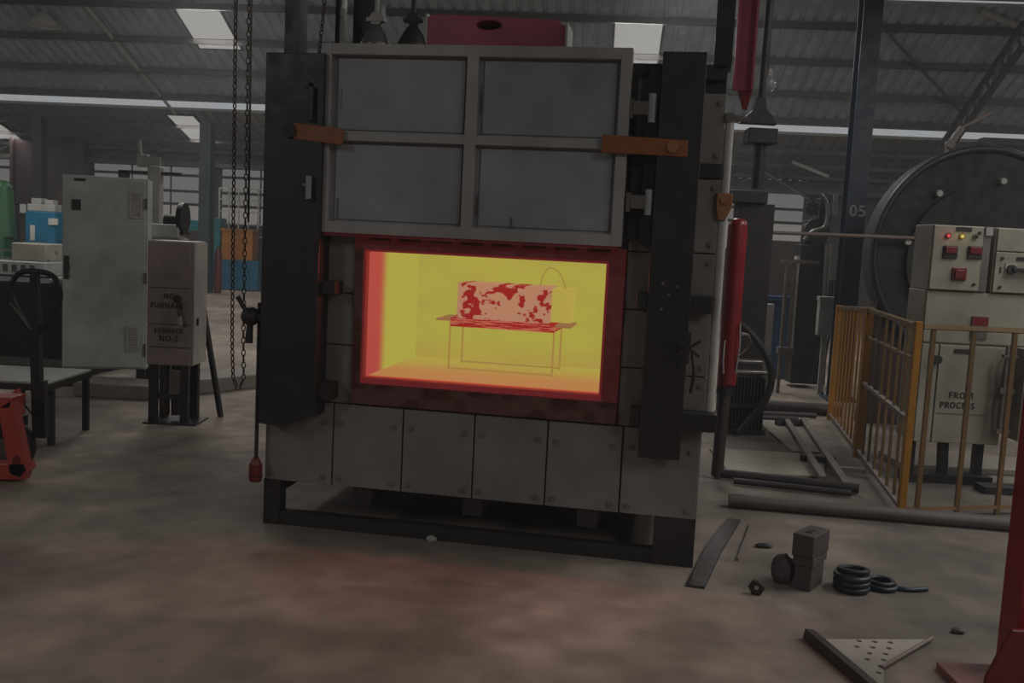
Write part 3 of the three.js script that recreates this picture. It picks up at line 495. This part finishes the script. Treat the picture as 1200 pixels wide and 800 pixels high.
// hoist and dark stand behind
{
  const s = thing('burner_stand', 'dark plum steel stand with a grey cap right of the red pipe', 'stand', [2.166, 0, -8.9]);
  part('post', bx(-.16, .15, 0, 2.02, -.3, .0, .01), M.plum, s); part('cap', bx(-.29, .065, 2.02, 2.13, -.3, .06, .01), M.blackBlue, s);
}
{
  const h = thing('chain_hoist', 'dark hoist block hanging on a rod above the grey capped stand', 'hoist', [1.84, 2.44, -7.9]);
  part('hoist_body', [bx(-.06, .17, .0, .12, -.1, .1, .01)], M.black, h); part('hoist_head', prism([[-.12, .16], [.16, .16], [.13, .22], [.08, .26], [.06, .36], [-.0, .36], [-.02, .26]], -.05, .05, .006), M.black, h);
  part('hanger_rod', rod([.04, .34, 0], [.06, 1.9, 0], .03, 10), M.black, h); part('lower_rod', rod([.06, -.35, 0], [.06, .02, 0], .05, 10), M.blackBlue, h);
}
{
  const l = thing('globe_lamp', 'small unlit glass globe lamp hanging above the hoist block', 'lamp', [1.99, 2.96, -8.2]);
  part('globe', tr(lathe([[0, -.065], [.04, -.06], [.07, -.02], [.072, .02], [.05, .055], [.03, .07]]), 0, 0, 0), new THREE.MeshPhysicalMaterial({ color: 0xcfd2d2, roughness: .25, transmission: .75, thickness: 0 }), l); part('cap', rod([0, .06, 0], [0, .12, 0], .035, 12), M.steel, l); part('cord', rod([0, .12, 0], [0, 1.8, 0], .006, 6), M.black, l);
}
single('cross_pipe', 'thin tan pipe running level from the stand across to the drum', 'pipe', rod([2.33, 1.77, -8.97], [3.9, 1.79, -9.15], .017, 10), M.pipe);
// finned bank with hoses
{
  const r = thing('finned_radiator', 'dark finned radiator bank with pale top rails behind the red pipe', 'radiator', [2.03, 0, -8.45], .1);
  for (let i = 0; i < 13; i++) part('fin', bx(-.19 + i * .03, -.178 + i * .03, .03, .5, -.1, .08), i % 3 ? M.black : M.char, r);
  part('frame', [bx(-.21, .21, 0, .04, -.1, .09), bx(-.2, .2, .24, .27, .07, .1)], M.black, r);
  part('top_rail', rod([-.2, .54, .02], [.22, .54, .02], .028, 10), M.steel, r); part('top_rail', rod([-.2, .63, .0], [.16, .63, .0], .026, 10), M.steel, r);
}
single('curved_hose', 'thick dark hose arching down past the finned radiator', 'hose', tube([[1.9, 1.0, -8.3], [2.05, .87, -8.25], [2.18, .68, -8.22], [2.22, .5, -8.22], [2.17, .32, -8.22], [2.05, .14, -8.22], [1.98, .04, -8.22]], .032, 50, 10), M.rubber);
single('loose_hose', 'thin tan hose curving beside the red pipe', 'hose', tube([[1.575, 1.02, -6.72], [1.72, .98, -7.1], [1.86, .86, -7.6], [1.93, .74, -8.1], [1.93, .645, -8.43]], .012, 30), M.pipe);
// posts and things behind
single('white_post', 'pale square post standing behind the finned radiator', 'post', [bx(-.05, .05, 0, 1.0, -.05, .05, .005), bx(-.07, .07, 0, .02, -.07, .07)], M.pale, [2.93, 0, -11.2]);
{
  const p = thing('brown_post', 'tall brown pipe post with clamp left of the dark press', 'post', [3.1, 0, -11.0]);
  part('pipe', [rod([-.05, 0, 0], [-.05, 1.5, 0], .022, 10), rod([.04, .2, 0], [.04, 1.52, 0], .022, 10)], M.pipe, p); each('clamp', [bx(-.09, .09, .45, .53, -.04, .04, .006), bx(-.12, .3, 1.48, 1.52, -.02, .02)], M.pipe, p);
}
single('blue_crate', 'blue crate low in the background left of the dark press', 'crate', [bx(-.3, .25, 0, 1.0, -.3, 0, .01), bx(-.32, .27, .98, 1.04, -.3, .02)], M.blue, [3.25, 0, -12.2]);
single('maroon_screen', 'dark maroon screen standing in the background behind the blue crate', 'screen', [bx(-.65, .45, 0, 1.75, -.05, 0), bx(-.7, -.65, 0, 1.8, -.08, .03), bx(.45, .5, 0, 1.8, -.08, .03)], M.maroonDark, [3.7, 0, -13.5], -.08);
{
  const g = thing('dark_press', 'tall dark green press column with gears on top left of the blue column', 'press', [3.55, 0, -11.5]);
  part('frame', bx(-.22, .12, .05, 1.70, -.3, .0, .01), M.greenDark, g); part('side_plate', bx(-.26, -.225, .4, 1.56, -.1, .02), M.pale, g);
  part('head', [disc(-.04, 1.86, -.08, .15, .14), bx(-.16, .1, 1.7, 1.98, -.25, -.05, .01), bx(-.02, .1, 1.98, 2.25, -.2, -.05, .01)], M.black, g);
  part('gear', disc(.06, 2.0, -.02, .05, .05), M.char, g); part('gear', [disc(-.12, 2.12, -.02, .07, .05), ...Array.from({ length: 8 }, (_, i) => bx(-.015, .015, .06, .09, -.04, .0)).map((q, i) => tr(q, -.12, 2.12, 0, 0, 0, i * .785))], M.char, g);
  part('pipework', [tube([[-.2, 1.75, .04], [-.12, 1.85, .05], [.02, 1.92, .06], [.02, 2.2, .05], [-.05, 2.28, .04]], .025, 30), rod([.1, .95, .05], [.08, 1.72, .05], .04, 10), rod([.12, 2.05, .05], [.12, 2.3, .05], .03, 8)], M.steel, g);
  each('hose_strand', [0, 1, 2].map((i) => tube([[.14 + i * .03, 1.3, .06], [.12 + i * .04, .9, .09], [.05 + i * .05, .4, .08], [.0 + i * .08, .06, .06]], .014, 30)), M.black, g);
}
single('white_box', 'white switch box mounted beside the yellow fence in the background', 'switch box', [bx(-.1, .1, .68, 1.11, -.1, .0, .008), bx(-.11, .11, 1.08, 1.12, -.1, .01), bx(-.03, .03, 0, .68, -.08, -.04)], M.pale, [3.55, 0, -11.0]);
// big dark drum
{
  const d = thing('drum_vessel', 'huge dark round furnace drum behind the control panels at right', 'drum', [4.34, 1.65, -9.2]);
  part('shell', tr(lathe([[0, 0], [.97, 0], [1.01, .03], [1.01, .25], [0, .25]], 56), 0, 0, 0, -Math.PI / 2), M.tank, d);
  part('rim', tr(new THREE.TorusGeometry(.99, .035, 8, 64), 0, 0, .0), M.black, d);
  part('cover', disc(0, -.05, .03, .7, .06, 'z', 44), M.tank, d);
  each('bolt', [[.13, .7], [.48, .76], [-.45, .56], [-.7, .1]].map(([x, y]) => tr(new THREE.CylinderGeometry(.03, .034, .05, 8), x, y, .04, Math.PI / 2)), M.pale, d);
  part('saddle', prism([[-.95, -1.65], [1.0, -1.65], [1.0, -.45], [-.88, -.45]], -.24, -.06, .01), M.maroonDark, d);
}
single('pump_bracket', 'pale jointed bracket on top of the dark drum', 'bracket', [bar([0, 0, 0], [.1, .16, 0], .05), bar([-.02, .03, 0], [-.03, -.25, 0], .03), disc(0, 0, 0, .04, .06), rod([.1, .16, 0], [.35, .3, 0], .015)], M.pipe, [4.02, 2.68, -9.33]);
// control panels on the right
{
  const c = thing('control_station', 'grey control panel with red and yellow lamps above three red push buttons', 'control panel', [2.98, 0, -6.8]);
  part('body', bx(-.11, .298, 1.39, 1.84, -.3, 0, .006), M.beige, c); const d = part('door', bx(-.105, .235, 1.395, 1.835, 0, .016, .004), M.beige, c);
  part('name_plate', bx(.045, .15, 1.80, 1.83, .016, .022), M.ink, d);
  const lamp = (x, r, g, b, rim) => { const q = part('lamp_bezel', disc(x, 1.767, .02, .019, .02), rim, d); part('indicator_lamp', tr(new THREE.SphereGeometry(.011, 12, 8), x, 1.767, .03), glowM(r, g, b), q); const L = new THREE.PointLight(new THREE.Color().setRGB(r, g, b), .004); L.position.set(x, 1.767, .06); L.name = 'indicator_glow'; L.castShadow = true; c.add(L); };
  lamp(-.01, .6, .08, .08, M.redDeep); lamp(.085, .55, .5, .12, M.yellow); { const q = part('lamp_bezel', disc(.18, 1.77, .02, .019, .02), M.steel, d); part('indicator_lamp', tr(new THREE.SphereGeometry(.011, 12, 8), .18, 1.77, .03), M.ink, q); }
  for (const [x, y, k] of [[.015, 1.655, 0], [.185, 1.66, 0], [.09, 1.507, 1]]) { const q = part('push_button', bx(x - .05, x + .05, y - .045, y + .045, .014, .03, .006), k ? M.redDeep : M.ink, d); part('button_cap', k ? bx(x - .035, x + .035, y - .03, y + .03, .03, .042, .006) : bx(x - .04, x + .04, y - .01, y + .038, .03, .04, .005), M.redDeep, q); }
  each('latch', [disc(.205, 1.795, .02, .011, .012), disc(.2, 1.44, .02, .011, .012)], M.ink, d);
  part('side_gap', bx(.237, .29, 1.4, 1.80, .0, .008), M.steel, c); part('corner_pad', bx(.25, .297, 1.78, 1.84, .0, .02), M.pale, c);
}
{
  const c = thing('isolator_unit', 'grey isolator unit with a black turn handle at the right edge', 'isolator', [3.5, 0, -6.8]);
  part('body', bx(-.195, .5, 1.39, 1.84, -.3, 0, .006), M.beige, c); part('upper_cover', bx(-.185, .49, 1.68, 1.835, 0, .016, .004), M.beige, c); const d = part('door', bx(-.185, .49, 1.395, 1.672, 0, .016, .004), M.beige, c);
  part('turn_handle', [disc(-.075, 1.555, .03, .033, .03), bx(-.075, .12, 1.54, 1.57, .03, .055, .006)], M.ink, d); part('handle_plate', bx(-.115, -.035, 1.515, 1.6, .016, .022), M.pale, d); part('name_plate', bx(-.04, .14, 1.62, 1.645, .016, .022), M.ink, d); each('latch', [disc(-.14, 1.63, .02, .011, .012), disc(-.14, 1.43, .02, .011, .012), bx(-.15, -.14, 1.53, 1.57, .016, .02)], M.ink, d);
}
{
  const c = thing('process_cabinet', 'grey process cabinet lettered FROM PROCESS behind the thin yellow rails', 'cabinet', [3.1, 0, -6.82]);
  part('body', [bx(-.23, .38, .31, 1.02, -.3, 0, .006), bx(-.23, .8, 1.02, 1.385, -.3, 0, .006)], M.beige, c); part('upper_cover', bx(-.225, .795, 1.025, 1.38, 0, .014, .003), M.beige, c);
  const d = part('door', bx(-.10, .375, .315, 1.008, 0, .016, .004), M.beige, c); part('side_door', bx(-.225, -.11, .315, 1.008, 0, .016, .004), M.beige, c);
  lettering('FROM', .045, d, .075, .635, .017, M.ink); lettering('PROCESS', .043, d, .055, .565, .017, M.ink); part('text_line', bx(-.08, .26, .523, .528, .016, .019), M.steel, d);
  part('name_plate', bx(.0, .12, .955, .985, .016, .022), M.ink, d);
  const k = part('warning_plate', bx(.1, .215, 1.06, 1.22, .014, .022), M.steel, c); part('red_label', bx(.1, .215, 1.155, 1.215, .022, .026), M.redDeep, k);
  part('rotary_knob', disc(-.12, .905, .03, .03, .04), M.ink, c);
  part('leg', bar([.045, .32, -.12], [.06, 0, -.12], .06), M.black, c); part('leg', bar([.34, .32, -.2], [.34, 0, -.2], .06), M.black, c); part('leg', bar([-.19, .32, -.12], [-.19, 0, -.12], .06), M.black, c);
  part('base_channel', bx(-.23, .40, 0, .06, -.26, -.06), M.black, c);
}
{
  const c = thing('meter_box', 'small pale meter box lettered P on a dark post at the right edge', 'meter box', [3.62, 0, -6.62]);
  part('body', bx(-.11, .3, .38, 1.02, -.16, 0, .006), M.beige, c); const d = part('door', bx(-.09, .29, .4, 1.0, 0, .014, .004), M.cabSide, c); part('meter', bx(.02, .2, .78, .95, .014, .03, .004), M.ink, d); lettering('P', .05, d, .06, .67, .015, M.ink); each('latch', [disc(-.06, .96, .02, .012, .012), disc(-.06, .44, .02, .012, .012)], M.ink, d);
  part('post', bar([.03, 0, -.08], [.05, .4, -.08], .07), M.black, c); part('foot', bx(-.3, .3, 0, .05, -.16, 0), M.black, c);
}
{
  const c = thing('conduit_pair', 'pair of brown conduits between the process cabinet and meter box', 'conduit', [3.44, 0, -6.70]);
  for (const x of [-.02, .03]) part('conduit', rod([x, .42, 0], [x, 1.03, 0], .014, 8), M.pipe, c);
  each('clip', [bx(-.05, .05, .7, .74, -.02, .02), bx(-.05, .05, .42, .45, -.02, .02), bx(-.05, .05, .95, .97, -.02, .02)], M.pipe, c);
}
single('kerb_stone', 'low concrete kerb under the right hand cabinets', 'kerb', bx(-.2, 2, 0, .05, -.25, .25, .01), M.kerb, [3.2, 0, -7.5]);
// yellow fence
{
  const f = thing('safety_fence', 'yellow steel bar fence running back beside the floor pit', 'fence');
  const A = [3.116, -9.346], B = [2.802, -7.675], C = [2.468, -5.93];
  const L = (p, q, t) => [p[0] + (q[0] - p[0]) * t, p[1] + (q[1] - p[1]) * t];
  const run = (p, q, h0, h1, n, mat, w) => {
    part('top_rail', bar([p[0], h0, p[1]], [q[0], h1, q[1]], .03), M.yellowDirty, f); part('bottom_rail', bar([p[0], .06, p[1]], [q[0], .06, q[1]], .03), M.pipe, f);
    for (let i = 1; i < n; i++) { const t = i / n, [x, z] = L(p, q, t), h = h0 + (h1 - h0) * t; part('bar', bx(x - w / 2, x + w / 2, .05, h, z - w / 2, z + w / 2), mat, f); }
  };
  run(A, B, 1.10, 1.18, 9, M.yellow, .016); run(B, C, 1.18, 1.19, 7, M.yellowDirty, .016);
  part('mid_rail', bar([B[0], .97, B[1]], [C[0], .985, C[1]], .018), M.yellowDirty, f); part('mid_rail', bar([B[0], .60, B[1]], [C[0], .61, C[1]], .03), M.pipe, f);
  for (const [p, w, h] of [[A, .045, 1.12], [B, .06, 1.2], [C, .045, 1.22]]) part('post', bx(p[0] - w / 2, p[0] + w / 2, 0, h, p[1] - w / 2, p[1] + w / 2, .004), M.yellow, f);
  const g = thing('safety_fence', 'thin dull yellow rail fence in front of the control panels', 'fence');
  const E = [4.0, -6.3];
  part('top_rail', bar([C[0] + .03, 1.19, C[1]], [E[0], 1.17, E[1]], .03), M.yellowDirty, g); part('bottom_rail', bar([C[0] + .03, .05, C[1]], [E[0], .05, E[1]], .022), M.yellowDirty, g);
  for (const t of [.05, .236, .43, .63, .83, 1]) { const x = C[0] + .03 + (E[0] - C[0] - .03) * t, z = C[1] + (E[1] - C[1]) * t; part('bar', bx(x - .013, x + .013, 0, 1.18, z - .013, z + .013), M.yellowDirty, g); }
}
// floor pit covers and pipes
single('pit_cover', 'pale concrete pit cover slab beside the standing red pipe', 'slab', prism([[1.60, 6.85], [2.28, 6.85], [2.52, 7.62], [1.62, 7.64]].map(([x, z]) => [x, z]), 0, .02, .004).applyMatrix4(new THREE.Matrix4().makeRotationX(-Math.PI / 2)), M.slab);
single('pit_cover', 'worn pale pit cover slab further back beside the radiator', 'slab', prism([[2.3, 7.72], [2.55, 7.72], [2.9, 9.3], [2.35, 9.35]], 0, .015, .004).applyMatrix4(new THREE.Matrix4().makeRotationX(-Math.PI / 2)), M.slab);
{
  const r = thing('floor_rails', 'pair of parallel steel rails with cross bars lying on the pit covers', 'rails');
  part('rail', bar([2.567, .05, -8.86], [2.2, .05, -6.61], .045, .05), M.pipe, r); part('rail', bar([2.75, .05, -8.99], [2.31, .05, -6.45], .045, .05), M.pipe, r);
  each('cross_bar', [bar([2.25, .045, -7.35], [2.5, .045, -7.3], .05), bar([2.46, .045, -8.85], [2.76, .045, -8.9], .05)], M.pipeDark, r); part('cross_bar', bar([2.42, .045, -7.0], [2.62, .045, -6.98], .035), M.pipe, r);
}
single('ground_pipe', 'thick grey pipe lying across the floor toward the yellow fence', 'pipe', [rod([1.40, .045, -5.95], [3.6, .045, -5.64], .042, 16)], M.pipeGrey);
single('ground_pipe', 'thick dark pipe lying across the floor behind the floor rails', 'pipe', [rod([2.3, .06, -9.72], [3.3, .06, -9.58], .058, 14)], M.pipeDark);
single('ground_pipe', 'thin dark pipe lying in front of the finned radiator', 'pipe', [rod([2.1, .03, -9.1], [2.75, .03, -9.15], .025, 10), rod([2.1, .03, -9.35], [3.0, .03, -9.4], .025, 10)], M.pipeDark);
single('steel_strip', 'flat dark steel strip lying on the floor right of the furnace', 'strip', prism([[1.335, 5.66], [1.405, 5.64], [1.16, 5.02], [.965, 4.46], [.885, 4.48], [1.08, 5.05]], 0, .012, .002).applyMatrix4(new THREE.Matrix4().makeRotationX(-Math.PI / 2)), M.pipeDark);
single('steel_rod', 'thin pale rod lying beside the flat dark strip', 'rod', rod([1.44, .008, -5.55], [1.22, .008, -4.9], .007, 8), M.pipe);
// iron blocks, coils
{
  const b = thing('iron_block', 'upright iron block standing under another on the floor', 'block', [1.49, 0, -4.58], -.62);
  part('block_body', bx(-.042, .042, 0, .165, -.09, .09, .006), M.block, b); part('block_foot', bx(-.05, .05, .12, .165, -.1, .1, .005), M.block, b);
  const u = thing('iron_block', 'iron block with a slot lying on top of the upright one', 'block', [1.485, .166, -4.57], -.68);
  part('block_body', [bx(-.052, .052, 0, .11, -.1, -.0, .006), bx(-.052, .052, 0, .11, -.01, .1, .006)], M.block, u); part('slot', bx(-.012, .012, .108, .113, -.02, .05), M.ink, u);
}
{
  const c = thing('coiled_hose', 'dark blue coil of hose lying beside the iron blocks', 'hose coil', [1.69, 0, -4.55]);
  part('coil', [0, 1, 2].map((i) => tr(new THREE.TorusGeometry(.072, .017, 8, 32), 0, .018 + i * .027, 0, Math.PI / 2)), M.coil, c); part('core', tr(new THREE.CylinderGeometry(.055, .06, .06, 24), 0, .03, 0), M.coil, c); part('loop', tr(new THREE.TorusGeometry(.066, .012, 6, 28), .006, .098, -.008, Math.PI / 2 - .12), M.rubber, c);
  const r = thing('flat_ring', 'flat dark ring lying right of the coiled hose', 'ring', [1.85, 0, -4.6]);
  part('ring', [tr(new THREE.TorusGeometry(.07, .014, 8, 32), 0, .014, 0, Math.PI / 2), tr(new THREE.TorusGeometry(.055, .012, 8, 32), 0, .034, 0, Math.PI / 2)], M.coil, r); part('tail', tube([[.05, .014, .02], [.12, .012, .04], [.22, .012, .02]], .012, 16), M.coil, r);
}
function lump(name, label, cat, pos, s, mat, seed) { const g = new THREE.IcosahedronGeometry(1, 2), p = g.attributes.position, f = fbm(4, 3, seed); for (let i = 0; i < p.count; i++) { const v = new THREE.Vector3().fromBufferAttribute(p, i), k = .75 + .5 * f(v.x * .5 + v.z * .3 + 5, v.y * .5 + v.z * .2 + 5); p.setXYZ(i, v.x * s[0] * k, (v.y * k) * s[1] + s[1] * .85, v.z * s[2] * k); } g.computeVertexNormals(); return single(name, label, cat, g, mat, pos); }
lump('slag_lump', 'dark slag lump left of the iron blocks', 'lump', [1.37, 0, -4.6], [.055, .08, .05], M.block, 61);
single('iron_nut', 'dark round nut lying on the floor left of the slag lump', 'nut', [tr(new THREE.TorusGeometry(.026, .014, 8, 6), 0, .034, 0, 0, -.4, 0)], M.ink, [1.2, 0, -4.42]);
lump('scrap_bit', 'small white scrap lying under the front of the furnace', 'scrap', [-.37, 0, -4.97], [.03, .018, .02], M.pale, 71);
lump('scrap_bit', 'small dark scrap lying on bare floor left of the red guard', 'scrap', [1.99, 0, -4.07], [.03, .012, .02], M.ink, 81);
lump('scrap_bit', 'small dark scrap lying on the floor behind the iron blocks', 'scrap', [1.42, 0, -5.15], [.05, .014, .02], M.ink, 83);
// perforated plate
{
  const holes = []; for (let i = 0; i < 4; i++) for (let j = 0; j < 7; j++) { const x = 1.47 + i * .065 + (j % 2) * .03, z = 3.60 + j * .06; if (x < 1.42 + (z - 3.5) * .62 && x > 1.45 + .0 * j && z < 3.93) holes.push([x, z, .012, .012]); }
  const p = thing('perforated_plate', 'pale perforated steel plate with a dark angle edge on the floor', 'plate');
  part('sheet', prism([[1.335, 3.9], [1.82, 3.955], [1.51, 3.65], [1.40, 3.36]], 0.004, .012, 0, holes).applyMatrix4(new THREE.Matrix4().makeRotationX(-Math.PI / 2)), M.plate, p);
  part('angle_edge', [bar([1.30, .02, -3.93], [1.405, .02, -3.36], .045, .04)], M.pipeDark, p); part('edge_wire', rod([1.5, .016, -3.64], [1.83, .016, -3.96], .008, 8), M.pipe, p);
}
// red stacker at the right edge
{
  const s = thing('red_stacker', 'red painted stacker leg with gusset at the lower right corner', 'stacker', [1.9, 0, -3.6]);
  part('mast', bx(.085, .2, .01, 1.3, -.14, .0, .006), M.red, s); part('gusset', prism([[-.075, 0], [.3, 0], [.3, .245], [.005, .248], [-.07, .06]], .095, .12, .004), M.redDeep, s); part('base_plate', bx(-.17, .3, 0, .03, -.09, .13, .004), M.pinkPlate, s);
}
// thin dust haze of the shop
scene.fog = new THREE.FogExp2(new THREE.Color().setRGB(.93, .96, 1), 0.005);
camera.updateMatrixWorld();
renderer.render(scene, camera);
